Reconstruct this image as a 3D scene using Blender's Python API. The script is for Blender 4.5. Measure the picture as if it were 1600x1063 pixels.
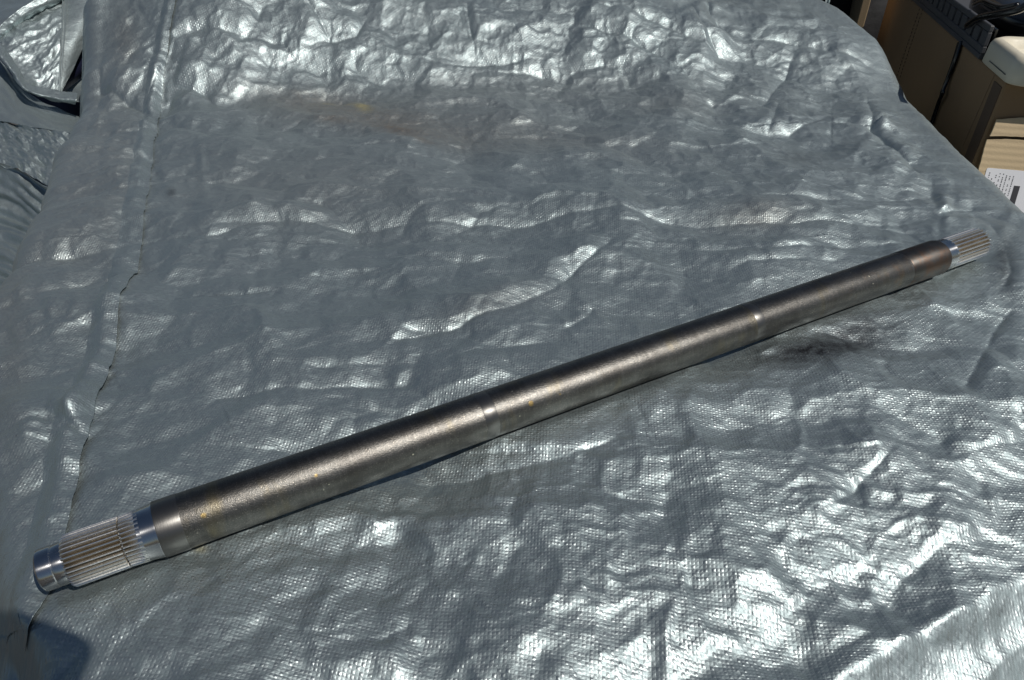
import bpy, bmesh, math, random
import numpy as np
from mathutils import Vector, Matrix
random.seed(7)
for o in list(bpy.data.objects): bpy.data.objects.remove(o)
scene = bpy.context.scene
col = scene.collection

# ------------------------------------------------------------------ camera
F = 1080.0; PITCH = math.radians(35.5); CAMH = 0.407      # focal length in photo pixels, downward pitch, height above the tarp
cd = bpy.data.cameras.new('camera'); cam = bpy.data.objects.new('camera', cd); col.objects.link(cam)
cd.lens = F / 1600 * 36; cd.sensor_width = 36; cd.clip_start = 0.01; cd.clip_end = 200
cam.location = (0, 0, CAMH); cam.rotation_euler = (math.pi / 2 - PITCH, 0, 0)
scene.camera = cam

# ------------------------------------------------------------------ sky, sun, exposure
SUN = Vector((0.519, -0.341, 0.839)).normalized()
w = bpy.data.worlds.new('World'); scene.world = w; w.use_nodes = True
nt = w.node_tree; bg = nt.nodes['Background']
sky = nt.nodes.new('ShaderNodeTexSky'); sky.sky_type = 'NISHITA'; sky.sun_disc = False
sky.sun_elevation = math.asin(SUN.z); sky.sun_rotation = math.atan2(SUN.x, SUN.y)
sky.air_density = 1.0; sky.dust_density = 0.6; sky.ozone_density = 1.5
nt.links.new(sky.outputs[0], bg.inputs[0]); bg.inputs[1].default_value = 0.042
sd = bpy.data.lights.new('sun', 'SUN'); so = bpy.data.objects.new('sun', sd); col.objects.link(so)
sd.energy = 4.0; sd.angle = math.radians(0.53); sd.color = (1.0, 0.96, 0.90)
so.rotation_euler = SUN.to_track_quat('Z', 'Y').to_euler(); so.location = (0.8, -0.5, 3)
vs = scene.view_settings; vs.view_transform = 'Standard'; vs.look = 'None'; vs.exposure = 0; vs.gamma = 1

# ------------------------------------------------------------------ helpers
CP, SP = math.cos(PITCH), math.sin(PITCH)
def at(u, v, z=0.0):                    # where the sight line of a photo pixel meets height z
    x = (u - 800) / F; y = (531.5 - v) / F
    t = (CAMH - z) / (SP - y * CP)
    return Vector((x * t, (CP + y * SP) * t, z))
def atx(u, v, X):                       # the same for a vertical plane x = X
    x = (u - 800) / F; y = (531.5 - v) / F; t = X / x
    return Vector((X, (CP + y * SP) * t, CAMH - (SP - y * CP) * t))
def aty(u, v, Y):
    x = (u - 800) / F; y = (531.5 - v) / F; t = Y / (CP + y * SP)
    return Vector((x * t, Y, CAMH - (SP - y * CP) * t))
def atd(u, v, dist):                    # at a depth along the view axis
    x = (u - 800) / F; y = (531.5 - v) / F
    return Vector((x * dist, (CP + y * SP) * dist, CAMH - (SP - y * CP) * dist))
def proj(X, Y, Z):
    d = Y * CP + (CAMH - Z) * SP
    up = Y * SP - (CAMH - Z) * CP
    d = np.maximum(d, 0.02)
    return 800 + F * X / d, 531.5 - F * up / d

def tag(o, label=None, cat=None, group=None, kind=None):
    if label: o['label'] = label
    if cat: o['category'] = cat
    if group: o['group'] = group
    if kind: o['kind'] = kind
    return o
def empty(name, loc, label, cat, rot=(0, 0, 0), group=None):
    o = bpy.data.objects.new(name, None); col.objects.link(o); o.location = loc; o.rotation_euler = rot
    o.empty_display_size = 0.02
    return tag(o, label, cat, group)
def link_mesh(name, me, mat, parent=None, smooth=True):
    if mat and not me.materials: me.materials.append(mat)
    if smooth: me.polygons.foreach_set('use_smooth', [True] * len(me.polygons))
    o = bpy.data.objects.new(name, me); col.objects.link(o)
    if parent: o.parent = parent
    return o
def from_bm(name, bm, mat, parent=None, smooth=False, inv=None):
    if inv is not None: bm.transform(inv)
    bmesh.ops.recalc_face_normals(bm, faces=bm.faces)
    me = bpy.data.meshes.new(name); bm.to_mesh(me); bm.free()
    return link_mesh(name, me, mat, parent, smooth)
def grid_mesh(name, P, mat, parent=None, uv=None, flip=False, attrs=None):
    n, m = P.shape[:2]
    idx = np.arange(n * m).reshape(n, m)
    q = np.stack([idx[:-1, :-1], idx[:-1, 1:], idx[1:, 1:], idx[1:, :-1]], -1).reshape(-1, 4)
    if flip: q = q[:, ::-1]
    me = bpy.data.meshes.new(name)
    me.vertices.add(n * m); me.vertices.foreach_set('co', P.reshape(-1).astype(np.float32))
    me.loops.add(q.size); me.loops.foreach_set('vertex_index', q.reshape(-1).astype(np.int32))
    me.polygons.add(len(q)); me.polygons.foreach_set('loop_start', np.arange(0, q.size, 4, dtype=np.int32))
    me.polygons.foreach_set('loop_total', np.full(len(q), 4, dtype=np.int32))
    if uv is not None:
        l = me.uv_layers.new(name='UVMap')
        l.data.foreach_set('uv', uv.reshape(-1, 2)[q.reshape(-1)].reshape(-1).astype(np.float32))
    for k, a in (attrs or {}).items():
        at_ = me.attributes.new(k, 'FLOAT', 'POINT'); at_.data.foreach_set('value', a.reshape(-1).astype(np.float32))
    me.update(calc_edges=True); me.validate()
    return link_mesh(name, me, mat, parent)

# numpy gradient noise
def _hash(ix, iy, seed):
    h = (ix.astype(np.int64) * 374761393 + iy.astype(np.int64) * 668265263 + seed * 1442695041) & 0xffffffff
    h = ((h ^ (h >> 13)) * 1274126177) & 0xffffffff
    return ((h ^ (h >> 16)) & 0xffff) / 65535.0
def perlin(x, y, seed=0):
    x = np.asarray(x, float); y = np.asarray(y, float)
    ix = np.floor(x); iy = np.floor(y); fx = x - ix; fy = y - iy
    def g(dx, dy):
        a = _hash(ix + dx, iy + dy, seed) * 2 * np.pi
        return np.cos(a) * (fx - dx) + np.sin(a) * (fy - dy)
    sx = fx * fx * fx * (fx * (fx * 6 - 15) + 10); sy = fy * fy * fy * (fy * (fy * 6 - 15) + 10)
    a = g(0, 0); b = g(1, 0); c = g(0, 1); d = g(1, 1)
    return (a + sx * (b - a)) * (1 - sy) + (c + sx * (d - c)) * sy
def fbm(x, y, seed=0, octv=3):
    r = 0; a = 1
    for k in range(octv):
        r = r + a * perlin(x * 2 ** k + 3.1 * k, y * 2 ** k - 7.7 * k, seed + k); a *= .5
    return r
def ridged(x, y, seed=0, octv=2):       # sharp valleys between rounded facets
    r = 0; a = 1
    for k in range(octv):
        r = r + a * np.abs(perlin(x * 2 ** k, y * 2 ** k, seed + k)); a *= .5
    return r
def facets(x, y, seed, sign=1):         # crumpled sheet: continuous, gently domed facets that meet in sharp straight folds (cell size 1)
    ix = np.floor(x); iy = np.floor(y); h = np.full(x.shape, -1e9)
    for dx in (-1, 0, 1):
        for dy in (-1, 0, 1):
            cx = ix + dx; cy = iy + dy
            qx = x - cx - .15 - .7 * _hash(cx, cy, seed); qy = y - cy - .15 - .7 * _hash(cx, cy, seed + 11)
            h = np.maximum(h, (_hash(cx, cy, seed + 23) - .5) * .9 * qx + (_hash(cx, cy, seed + 37) - .5) * .9 * qy + .12 * _hash(cx, cy, seed + 41) - .85 * (qx * qx + qy * qy))
    return sign * (h + .1) * .62
def catmull(P, n):
    P = np.asarray(P, float); m = len(P)
    Q = np.concatenate([[2 * P[0] - P[1]], P, [2 * P[-1] - P[-2]]])
    out_ = []
    for x in np.linspace(0, m - 1, n):
        i = min(int(x), m - 2); t = x - i
        a, b, c, d = Q[i], Q[i + 1], Q[i + 2], Q[i + 3]
        out_.append(.5 * (2 * b + (c - a) * t + (2 * a - 5 * b + 4 * c - d) * t * t + (3 * b - 3 * c + d - a) * t ** 3))
    return np.array(out_)
def sstep(x): x = np.clip(x, 0, 1); return x * x * (3 - 2 * x)
def softplus(x, w): return w * np.logaddexp(0, x / w)

# ------------------------------------------------------------------ material helpers
def new_mat(name):
    m = bpy.data.materials.new(name); m.use_nodes = True
    t = m.node_tree; b = t.nodes['Principled BSDF']
    return m, t, b
def N(t, kind, **kw):
    n = t.nodes.new(kind)
    for k, v in kw.items():
        if k.startswith('i_'): n.inputs[k[2:].replace('_', ' ')].default_value = v
        else: setattr(n, k, v)
    return n
def M(t, op, a, b=None, clamp=False):
    n = t.nodes.new('ShaderNodeMath'); n.operation = op; n.use_clamp = clamp
    for i, s in enumerate((a, b)):
        if s is None: continue
        if isinstance(s, (int, float)): n.inputs[i].default_value = s
        else: t.links.new(s, n.inputs[i])
    return n.outputs[0]
def ramp(t, fac, stops):
    r = t.nodes.new('ShaderNodeValToRGB'); e = r.color_ramp.elements
    while len(e) < len(stops): e.new(.5)
    for i, (p, c) in enumerate(stops):
        e[i].position = p; e[i].color = (*c, 1) if len(c) == 3 else c
    t.links.new(fac, r.inputs[0]); return r.outputs[0]
def mix(t, fac, a, b, blend='MIX'):
    n = t.nodes.new('ShaderNodeMix'); n.data_type = 'RGBA'; n.blend_type = blend
    for s, k in ((fac, 0), (a, 6), (b, 7)):
        if isinstance(s, (int, float)): n.inputs[k].default_value = s
        elif isinstance(s, tuple): n.inputs[k].default_value = (*s, 1)
        else: t.links.new(s, n.inputs[k])
    return n.outputs[2]
def noise(t, vec, scale, detail=3, rough=.5, dist=0.):
    n = t.nodes.new('ShaderNodeTexNoise'); n.inputs['Scale'].default_value = scale
    n.inputs['Detail'].default_value = detail; n.inputs['Roughness'].default_value = rough
    n.inputs['Distortion'].default_value = dist
    if vec is not None: t.links.new(vec, n.inputs['Vector'])
    return n.outputs['Fac']
def mapping(t, vec, scale=(1, 1, 1), rot=(0, 0, 0)):
    n = t.nodes.new('ShaderNodeMapping'); n.inputs['Scale'].default_value = scale; n.inputs['Rotation'].default_value = rot
    t.links.new(vec, n.inputs['Vector']); return n.outputs[0]
def bump(t, h, dist, strength=1.0, normal=None):
    n = t.nodes.new('ShaderNodeBump'); n.inputs['Distance'].default_value = dist; n.inputs['Strength'].default_value = strength
    t.links.new(h, n.inputs['Height'])
    if normal: t.links.new(normal, n.inputs['Normal'])
    return n.outputs[0]

def mat_tarp(name='silver_tarp', weave=1.0, stains=True):
    m, t, b = new_mat(name)
    uv = N(t, 'ShaderNodeUVMap').outputs[0]
    warp = t.nodes.new('ShaderNodeTexNoise'); warp.inputs['Scale'].default_value = 18; warp.inputs['Detail'].default_value = 2
    t.links.new(uv, warp.inputs['Vector'])
    sub = N(t, 'ShaderNodeVectorMath', operation='SUBTRACT'); t.links.new(warp.outputs['Color'], sub.inputs[0]); sub.inputs[1].default_value = (.5, .5, .5)
    sc = N(t, 'ShaderNodeVectorMath', operation='SCALE'); t.links.new(sub.outputs[0], sc.inputs[0]); sc.inputs['Scale'].default_value = .006
    ad = N(t, 'ShaderNodeVectorMath', operation='ADD'); t.links.new(uv, ad.inputs[0]); t.links.new(sc.outputs[0], ad.inputs[1])
    vec = mapping(t, ad.outputs[0], rot=(0, 0, math.radians(6)))
    sp = N(t, 'ShaderNodeSeparateXYZ'); t.links.new(vec, sp.inputs[0])
    P = 0.0026
    ux = M(t, 'DIVIDE', sp.outputs[0], P); vy = M(t, 'DIVIDE', sp.outputs[1], P * .95)
    cx = M(t, 'FLOOR', ux); cy = M(t, 'FLOOR', vy)
    wx = M(t, 'ABSOLUTE', M(t, 'SINE', M(t, 'MULTIPLY', ux, math.pi)))
    wy = M(t, 'ABSOLUTE', M(t, 'SINE', M(t, 'MULTIPLY', vy, math.pi)))
    chk = M(t, 'PINGPONG', M(t, 'ADD', cx, cy), 1.0)
    cell = N(t, 'ShaderNodeTexWhiteNoise', noise_dimensions='2D')
    cb = N(t, 'ShaderNodeCombineXYZ'); t.links.new(cx, cb.inputs[0]); t.links.new(cy, cb.inputs[1]); t.links.new(cb.outputs[0], cell.inputs[0])
    rnd = cell.outputs['Value']
    # over cells bulge fully, under cells less; each tape pillows a little differently
    amp = M(t, 'MULTIPLY', M(t, 'ADD', M(t, 'MULTIPLY', chk, .55), .45), M(t, 'ADD', M(t, 'MULTIPLY', rnd, .9), .4))
    hgt = M(t, 'MULTIPLY', M(t, 'POWER', M(t, 'MULTIPLY', wx, wy), 1.1), amp)
    patch = noise(t, mapping(t, uv, (1, 1, 1)), 9, 3)
    wstr = M(t, 'MULTIPLY', hgt, M(t, 'ADD', M(t, 'MULTIPLY', ramp(t, patch, [(.35, (0, 0, 0)), (.65, (1, 1, 1))]), .55), .55))
    n1 = bump(t, wstr, 0.00027 * weave, 1.0)
    fine = noise(t, mapping(t, uv, (.55, 1.4, 1)), 260, 4, .65)
    n2 = bump(t, fine, 0.0006, .6, n1)
    streak = noise(t, mapping(t, uv, (.18, 1.5, 1), (0, 0, math.radians(-4))), 120, 3, .6)
    n3 = bump(t, streak, 0.0007, .5, n2)
    mid = noise(t, uv, 55, 4, .6, .6)
    n4 = bump(t, mid, 0.0016, .6, n3)
    t.links.new(n4, b.inputs['Normal'])
    big = noise(t, uv, 5, 4, .6)
    c = mix(t, big, (.252, .308, .318), (.35, .405, .412))
    c = mix(t, M(t, 'MULTIPLY', rnd, .25), c, (.50, .51, .50))
    if stains:
        for nm, cc, k in (('rust', (.30, .22, .15), .5), ('grease_and_shade', (.035, .035, .04), .85), ('ochre', (.62, .52, .22), .9), ('dust', (.42, .40, .36), .5)):
            a = N(t, 'ShaderNodeAttribute', attribute_name=nm)
            nn = ramp(t, noise(t, uv, 90, 5, .7), [(.28, (.45, .45, .45)), (.62, (1, 1, 1))])
            c = mix(t, M(t, 'MULTIPLY', M(t, 'MULTIPLY', a.outputs['Fac'], nn), k, True), c, cc)
    t.links.new(c, b.inputs['Base Color'])
    b.inputs['Metallic'].default_value = .87
    rr = M(t, 'ADD', M(t, 'MULTIPLY', patch, .10), .52)
    rr = M(t, 'ADD', rr, M(t, 'MULTIPLY', rnd, -.14))
    t.links.new(rr, b.inputs['Roughness'])
    b.inputs['Specular IOR Level'].default_value = .4
    return m
def simple(name, colr, rough=.5, metal=0., nscale=0, namp=.15, bumpd=0., bscale=200):
    m, t, b = new_mat(name)
    b.inputs['Roughness'].default_value = rough; b.inputs['Metallic'].default_value = metal
    oc = N(t, 'ShaderNodeTexCoord').outputs['Object']
    if nscale:
        n = noise(t, oc, nscale, 5, .6)
        c = mix(t, n, tuple(x * (1 - namp) for x in colr), tuple(min(1, x * (1 + namp)) for x in colr))
        t.links.new(c, b.inputs['Base Color'])
    else: b.inputs['Base Color'].default_value = (*colr, 1)
    if bumpd: t.links.new(bump(t, noise(t, oc, bscale, 4), bumpd, .6), b.inputs['Normal'])
    return m

MT = mat_tarp()
MT2 = mat_tarp('silver_tarp_pile', .6, False)

# ------------------------------------------------------------------ ground
g = 8.0
P = np.array([[(-g, -g, -.62), (g, -g, -.62)], [(-g, g * 2, -.62), (g, g * 2, -.62)]], float)
mg, t_, b_ = new_mat('asphalt')
tc = N(t_, 'ShaderNodeTexCoord').outputs['Object']
t_.links.new(mix(t_, noise(t_, tc, 160, 4, .7), (.03, .03, .032), (.085, .08, .075)), b_.inputs['Base Color'])
t_.links.new(bump(t_, noise(t_, tc, 220, 3), .004), b_.inputs['Normal']); b_.inputs['Roughness'].default_value = .9
gr = grid_mesh('ground', P, mg); tag(gr, kind='structure')

# ------------------------------------------------------------------ the tarp
OUT = [(-.57, .06), (.70, .06), (.69, .70), (.69, .86), (.728, 1.11), (.752, 1.30), (.785, 1.50), (.79, 1.66), (.765, 1.82), (.70, 1.98),
       (.45, 2.2), (-.3, 2.25), (-.99, 2.2), (-.90, 1.74), (-.735, 1.17), (-.640, .92), (-.575, .74), (-.56, .62)]
def axis(segs):
    a = [segs[0][0]]
    for lo, hi, step in segs:
        n = max(1, int(round((hi - lo) / step))); a += list(np.linspace(lo, hi, n + 1)[1:])
    return np.array(a)
def closest(X, Y, poly):
    bd = np.full(X.shape, 1e9); CX = X.copy(); CY = Y.copy(); inside = np.zeros(X.shape, bool)
    n = len(poly)
    for i in range(n):
        ax, ay = poly[i]; bx, by = poly[(i + 1) % n]
        dx, dy = bx - ax, by - ay
        t = np.clip(((X - ax) * dx + (Y - ay) * dy) / (dx * dx + dy * dy), 0, 1)
        qx, qy = ax + t * dx, ay + t * dy; d = np.hypot(X - qx, Y - qy)
        k = d < bd; bd = np.where(k, d, bd); CX = np.where(k, qx, CX); CY = np.where(k, qy, CY)
        c = ((ay > Y) != (by > Y)) & (X < (bx - ax) * (Y - ay) / (by - ay + 1e-12) + ax)
        inside ^= c
    return np.where(inside, -bd, bd), CX, CY
def macro(X, Y):
    z = 0.012 * fbm(X * 2.2 + 5, Y * 2.2, 3, 2)
    # heap under the far side
    base = 1.42 + .06 * np.sin(X * 5 + 1.0) - .10 * sstep((-X - .35) / .4) + .10 * sstep((X - .25) / .4)
    slope = .58 - .285 * sstep((X - .15) / .4)
    z += slope * softplus(Y - base, .014) - .40 * (1 - .6 * sstep((X - .15) / .4)) * softplus(Y - base - .30, .05)
    # the near right side sinks away
    a = np.array(FRONT); 
    dx, dy = a[1][0] - a[0][0], a[1][1] - a[0][1]; L = math.hypot(dx, dy)
    d = ((X - a[0][0]) * dy - (Y - a[0][1]) * dx) / L          # positive on the near right side
    d = d + .018 * fbm(X * 6, Y * 6, 9, 2)
    z -= .39 * softplus(d, .02)
    # near left corner falls steeply
    c = at(62, 1035); e = -(X - c.x) * .78 - (Y - c.y) * .62 + .006 * fbm(X * 18, Y * 18, 4, 2)
    z -= 1.7 * softplus(e - .004, .006)
    return z
FRONT = [(-.03, .20), (.60, .50)]
def seg_field(U, V, pts):
    """signed distance (positive on the left of the path's direction) and position along it"""
    pts = np.array(pts, float); best = np.full(U.shape, 1e9); sg = np.zeros(U.shape); tt = np.zeros(U.shape)
    L = np.hypot(*(pts[1:] - pts[:-1]).T); S = np.concatenate([[0], np.cumsum(L)]); T = S[-1]
    for i in range(len(pts) - 1):
        ax, ay = pts[i]; dx, dy = pts[i + 1] - pts[i]
        t = np.clip(((U - ax) * dx + (V - ay) * dy) / L[i] ** 2, 0, 1)
        ex = U - ax - t * dx; ey = V - ay - t * dy; d = np.hypot(ex, ey)
        k = d < best; best = np.where(k, d, best)
        sg = np.where(k, np.sign(ex * dy - ey * dx), sg); tt = np.where(k, (S[i] + t * L[i]) / T, tt)
    return best * sg, tt
# folds seen in the photograph: path, height up the slope (mm), its width, height below (mm), its width
CREASES = [
 ([(255,385),(340,357),(450,352),(620,353),(780,352),(960,340),(1060,352),(1200,355),(1370,352),(1490,338)], 3.4, 26, 1.2, 30),
 ([(330,200),(420,226),(520,226),(620,228),(700,215)], 1.2, 16, .6, 20),
 ([(450,415),(530,405),(640,405),(740,418),(830,400)], 1.3, 14, .5, 16),
 ([(240,380),(330,372),(430,350)], 2.0, 22, 1.5, 26),
 ([(285,345),(360,330),(440,322),(560,325)], 1.6, 18, .8, 18),
 ([(395,440),(500,430),(590,432)], 1.0, 16, .5, 16),
 ([(280,460),(340,463),(430,462)], 1.6, 12, 1.5, 22),
 ([(305,655),(340,625),(385,615),(460,612),(560,605),(660,600)], 3.4, 24, 2.0, 30),
 ([(560,545),(640,532),(720,520),(800,490),(860,460),(930,405),(985,355)], 2.6, 34, 1.5, 34),
 ([(450,585),(560,575),(700,570),(800,545),(900,535)], 2.2, 30, .6, 20),
 ([(620,520),(700,524),(780,500)], 1.6, 18, .8, 20),
 ([(500,690),(520,660),(600,640)], 1.0, 10, .5, 16),
 ([(880,520),(915,500),(930,480)], 1.6, 9, 1.0, 10),
 ([(10,405),(80,402),(160,398),(215,380)], 3.2, 22, 2.0, 30),
 ([(60,470),(130,450),(205,432)], 2.8, 16, 1.5, 26),
 ([(20,545),(50,530),(100,515)], 1.4, 12, .8, 16),
 ([(0,690),(60,670),(100,672),(140,690)], 3.0, 26, 1.8, 30),
 ([(80,662),(110,668),(135,700)], 4.0, 12, 2.0, 10),
 ([(0,780),(60,772),(110,802)], 2.4, 24, 2.2, 26),
 ([(140,135),(180,150),(225,180),(250,185)], 6.5, 30, 3.5, 24),
 ([(250,190),(300,208),(400,225)], 3.2, 26, 1.5, 24),
 ([(160,240),(200,246),(235,250)], 1.2, 14, .8, 14),
 ([(245,285),(290,270),(330,268)], 1.6, 12, 1.2, 14),
 ([(265,130),(320,150),(345,180)], 5.0, 26, 1.5, 18),
 ([(250,42),(350,52),(440,70),(468,108)], 5.5, 30, 2.5, 18),
 ([(470,0),(500,40),(520,65),(555,62),(575,20)], 5.5, 22, 3.0, 12),
 ([(640,92),(700,105),(745,108),(790,104),(860,98)], 3.5, 30, 2.5, 14),
 ([(700,132),(760,120),(860,122),(930,150),(1040,160),(1130,168)], 4.0, 40, 2.2, 28),
 ([(730,0),(735,50),(740,100)], 3.5, 20, 2.5, 14),
 ([(880,40),(960,60),(1040,100),(1090,140),(1130,165)], 4.5, 30, 5.0, 34),
 ([(900,5),(980,20),(1070,70),(1130,100)], 3.5, 20, 3.0, 24),
 ([(1075,10),(1100,60),(1130,100)], 3.5, 14, 4.0, 16),
 ([(1105,0),(1112,30),(1150,70)], 4.0, 12, 4.0, 16),
 ([(1180,20),(1240,42),(1320,62),(1380,92)], 4.0, 18, 2.6, 16),
 ([(1150,60),(1230,72),(1310,92),(1340,98),(1400,130)], 5.5, 16, 3.0, 18),
 ([(1125,205),(1170,204),(1230,210),(1300,190),(1350,200),(1390,215)], 3.6, 22, 2.0, 26),
 ([(1200,208),(1207,190),(1213,165)], 2.0, 8, 2.5, 10),
 ([(1350,150),(1360,180),(1358,205),(1400,240),(1430,262)], 4.0, 14, 4.0, 16),
 ([(1190,170),(1230,120),(1240,95)], 3.0, 16, 3.5, 18),
 ([(960,300),(1060,312),(1100,318),(1250,318),(1380,318),(1500,305)], 2.6, 22, .8, 20),
 ([(1050,395),(1200,400),(1300,395),(1440,380)], 2.2, 26, .8, 26),
 ([(1120,430),(1200,418),(1330,412)], 1.3, 16, .8, 18),
 ([(1460,340),(1520,330),(1560,343),(1590,352)], 4.0, 16, 2.5, 18),
 ([(1540,350),(1572,390),(1575,430),(1560,460)], 3.0, 20, 4.0, 20),
 ([(1590,470),(1555,520),(1530,560),(1500,620)], 1.8, 20, 3.2, 26),
 ([(985,620),(1020,680),(1045,722),(1048,745)], 2.6, 20, 2.6, 22),
 ([(970,612),(1000,660),(1030,718)], 1.6, 10, 1.2, 8),
 ([(620,745),(720,742),(800,724),(890,708),(985,680)], 3.2, 30, 3.4, 40),
 ([(690,720),(694,760),(700,860),(745,1010)], 1.6, 12, 1.2, 12),
 ([(690,920),(735,870),(760,820),(900,815)], 1.0, 10, .8, 14),
 ([(300,860),(400,830),(455,790),(500,760)], 3.2, 50, 5.5, 40),
 ([(400,860),(330,915),(250,960),(180,1010),(160,1040)], 3.5, 26, 6.0, 44),
 ([(430,940),(520,915),(600,910),(650,870),(700,850)], 3.2, 40, 3.0, 34),
 ([(430,945),(470,985),(530,985),(580,940),(640,905)], 5.0, 34, 5.0, 50),
 ([(480,870),(540,860),(600,820),(690,790)], 3.4, 34, 2.4, 30),
 ([(500,990),(560,1000),(590,1000),(660,960)], 4.0, 18, 3.0, 16),
 ([(650,1063),(660,1000),(680,950)], 3.0, 18, 4.0, 22),
 ([(880,885),(875,850),(870,820),(850,760),(860,700)], 2.2, 14, 2.6, 16),
 ([(1040,880),(1100,860),(1125,800),(1128,790)], 3.0, 16, 4.5, 16),
 ([(1050,1020),(1055,960),(1060,900),(1080,855)], 4.0, 22, 4.0, 14),
 ([(980,858),(1080,862),(1150,855),(1165,880)], 1.8, 14, 2.2, 10),
 ([(1270,800),(1330,765),(1380,720),(1400,690)], 5.0, 26, 5.0, 22),
 ([(1330,765),(1370,800),(1430,850),(1445,890)], 3.4, 22, 3.4, 22),
 ([(1265,830),(1265,900),(1290,940),(1290,960)], 2.6, 16, 2.6, 12),
 ([(1220,905),(1280,895),(1350,915),(1400,940)], 2.2, 14, 2.4, 12),
 ([(1385,935),(1430,890),(1480,850),(1560,830)], 4.0, 20, 4.0, 20),
 ([(1000,1015),(1050,1000),(1100,1040)], 3.2, 16, 3.5, 14),
 ([(1480,720),(1540,700),(1600,690)], 2.8, 22, 1.8, 24),
 ([(1500,860),(1555,840),(1562,790),(1565,770)], 4.0, 16, 4.0, 18),
 ([(1260,1040),(1340,1000),(1450,965),(1600,905)], 3.0, 20, 5.0, 20),
]
def gauss(U, V, u, v, su, sv, rot=0):
    c, s = math.cos(math.radians(rot)), math.sin(math.radians(rot))
    a = (U - u) * c + (V - v) * s; b = -(U - u) * s + (V - v) * c
    return np.exp(-.5 * ((a / su) ** 2 + (b / sv) ** 2))
SEAM = [(35,1010),(62,950),(90,880),(112,810),(150,650),(190,490),(215,400),(235,260),(246,190),(256,120),(266,50),(276,0),(286,-40)]
BA = at(250, 827, .02); BB = at(1462, 402, .02); BD = (BB - BA).normalized()
def build_tarp():
    xs = axis([(-1.45, -.99, .02), (-.99, -.80, .0045), (-.80, .76, .0017), (.76, .86, .0035), (.86, 1.30, .02)])
    ys = axis([(-.45, .05, .02), (.05, .17, .004), (.17, .60, .0014), (.60, 1.10, .0018), (1.10, 1.70, .0025), (1.70, 2.30, .007), (2.3, 2.7, .03)])
    X, Y = np.meshgrid(xs, ys)
    D, CX, CY = closest(X, Y, OUT)
    out = D > 0
    BX = np.where(out, CX, X); BY = np.where(out, CY, Y)
    Z = macro(BX, BY)
    U, V = proj(BX, BY, Z)
    wob = 8 * perlin(BX * 30, BY * 30, 15)
    k = (U > 900) & (V > 640)
    b1, _ = seg_field(U[k] + wob[k], V[k], [(900,1140),(1050,1075),(1145,1035),(1215,1009),(1289,965),(1390,943),(1434,893),(1482,855),(1530,830),(1562,780),(1660,690)])
    b2, _ = seg_field(U[k] + wob[k], V[k], [(1150,1160),(1337,1057),(1600,912),(1800,800)])
    b1 = np.maximum(b1, -190); b2 = np.maximum(b2, -130); fd = sstep((U[k] - 900) / 180) * sstep((V[k] - 640) / 120)
    Z[k] += fd * (.00011 * softplus(-b1, 5.) + .00014 * softplus(-(b1 + 50), 22.) - .00042 * softplus(-b2, 5.) + .00022 * softplus(-(b2 + 60), 20.))
    U, V = proj(BX, BY, Z)
    jit = 7 * perlin(U / 60, V / 60, 77), 7 * perlin(U / 60 + 9, V / 60, 78)
    Uj = U + jit[0]; Vj = V + jit[1]
    H = np.zeros(X.shape)
    for i, (pts, a1, w1, a2, w2) in enumerate(CREASES):
        m = 3.2 * max(w1, w2); pu = [p[0] for p in pts]; pv = [p[1] for p in pts]
        k = (U > min(pu) - m) & (U < max(pu) + m) & (V > min(pv) - m) & (V < max(pv) + m)
        if not k.any(): continue
        u, v = Uj[k], Vj[k]
        d, t = seg_field(u, v, pts)
        var = .8 + .5 * perlin(t * 6 + i, t * 0 + .5, i)
        tap = sstep(t / .16) * sstep((1 - t) / .16) * var
        d = -d if pts[-1][0] < pts[0][0] - 1 else d        # the first side is always the upper one
        gl = math.hypot(pts[-1][0] - pts[0][0], pts[-1][1] - pts[0][1]) + 1e-6
        cn, sn = abs(pts[-1][0] - pts[0][0]) / gl, abs(pts[-1][1] - pts[0][1]) / gl
        yk = BY[k]; gpx = np.hypot(cn * (yk ** 2 + CAMH ** 2) / (F * CAMH), sn * np.sqrt(yk ** 2 + CAMH ** 2) / F) / .0006
        tap = tap * np.minimum(gpx, 4.2) * (1 - .35 * (v < 200)) * (1 + .45 * (v > 380) * (v < 700)) * (1 - .42 * sstep((v - 700) / 60)) * (1 - .4 * sstep((v - 700) / 60) * (sn > cn))
        a2 = a2 * (1 - .5 * (np.mean(pv) > 700))
        ex = 1 - np.exp(-np.abs(d) / np.where(d > 0, w1, w2)) + .16 * (1 - np.exp(-np.abs(d) / 3.5))
        fall = np.exp(-(np.abs(d) / (2.2 * np.where(d > 0, w1, w2))) ** 2)
        H[k] += tap * np.where(d > 0, a1, a2) * ex * fall * .001 * 1.25
    # hem seam: the left sheet laps over the right one
    d, t = seg_field(U + 2.5 * perlin(U / 25, V / 25, 5), V, SEAM); 
    left = sstep(-(-d) / 3.0 + .5)
    bulge = np.exp(-(d / 26.) ** 2) * np.where(d > 0, 1, 0)
    on = ((V < 1000) * 1.0)
    roll = .0016 + .0042 * np.exp(-((V - 640) / 190.) ** 2) + .004 * np.exp(-((V - 110) / 80.) ** 2)
        # small cross puckers along the hem
    H += on * np.exp(-(np.abs(d - 16) / 18) ** 2) * .0005 * perlin(BX * 40, BY * 120, 61)
    # general stretch wrinkles
    n1 = fbm(BX * 6, BY * 13, 21, 3); n2 = fbm(BX * 14 + 2, BY * 34, 31, 3); n3 = ridged(BX * 11 + 4 * n1 * .1, BY * 24, 41, 2)
    H += .0034 * n1 + .0004 * n2 + .0006 * n3
    # crumpled regions
    cr = np.clip(gauss(U, V, 1150, 900, 260, 120) + gauss(U, V, 1400, 800, 130, 90) + .8 * gauss(U, V, 560, 1030, 110, 50)
        + .8 * gauss(U, V, 900, 900, 120, 80), 0, 1)
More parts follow.
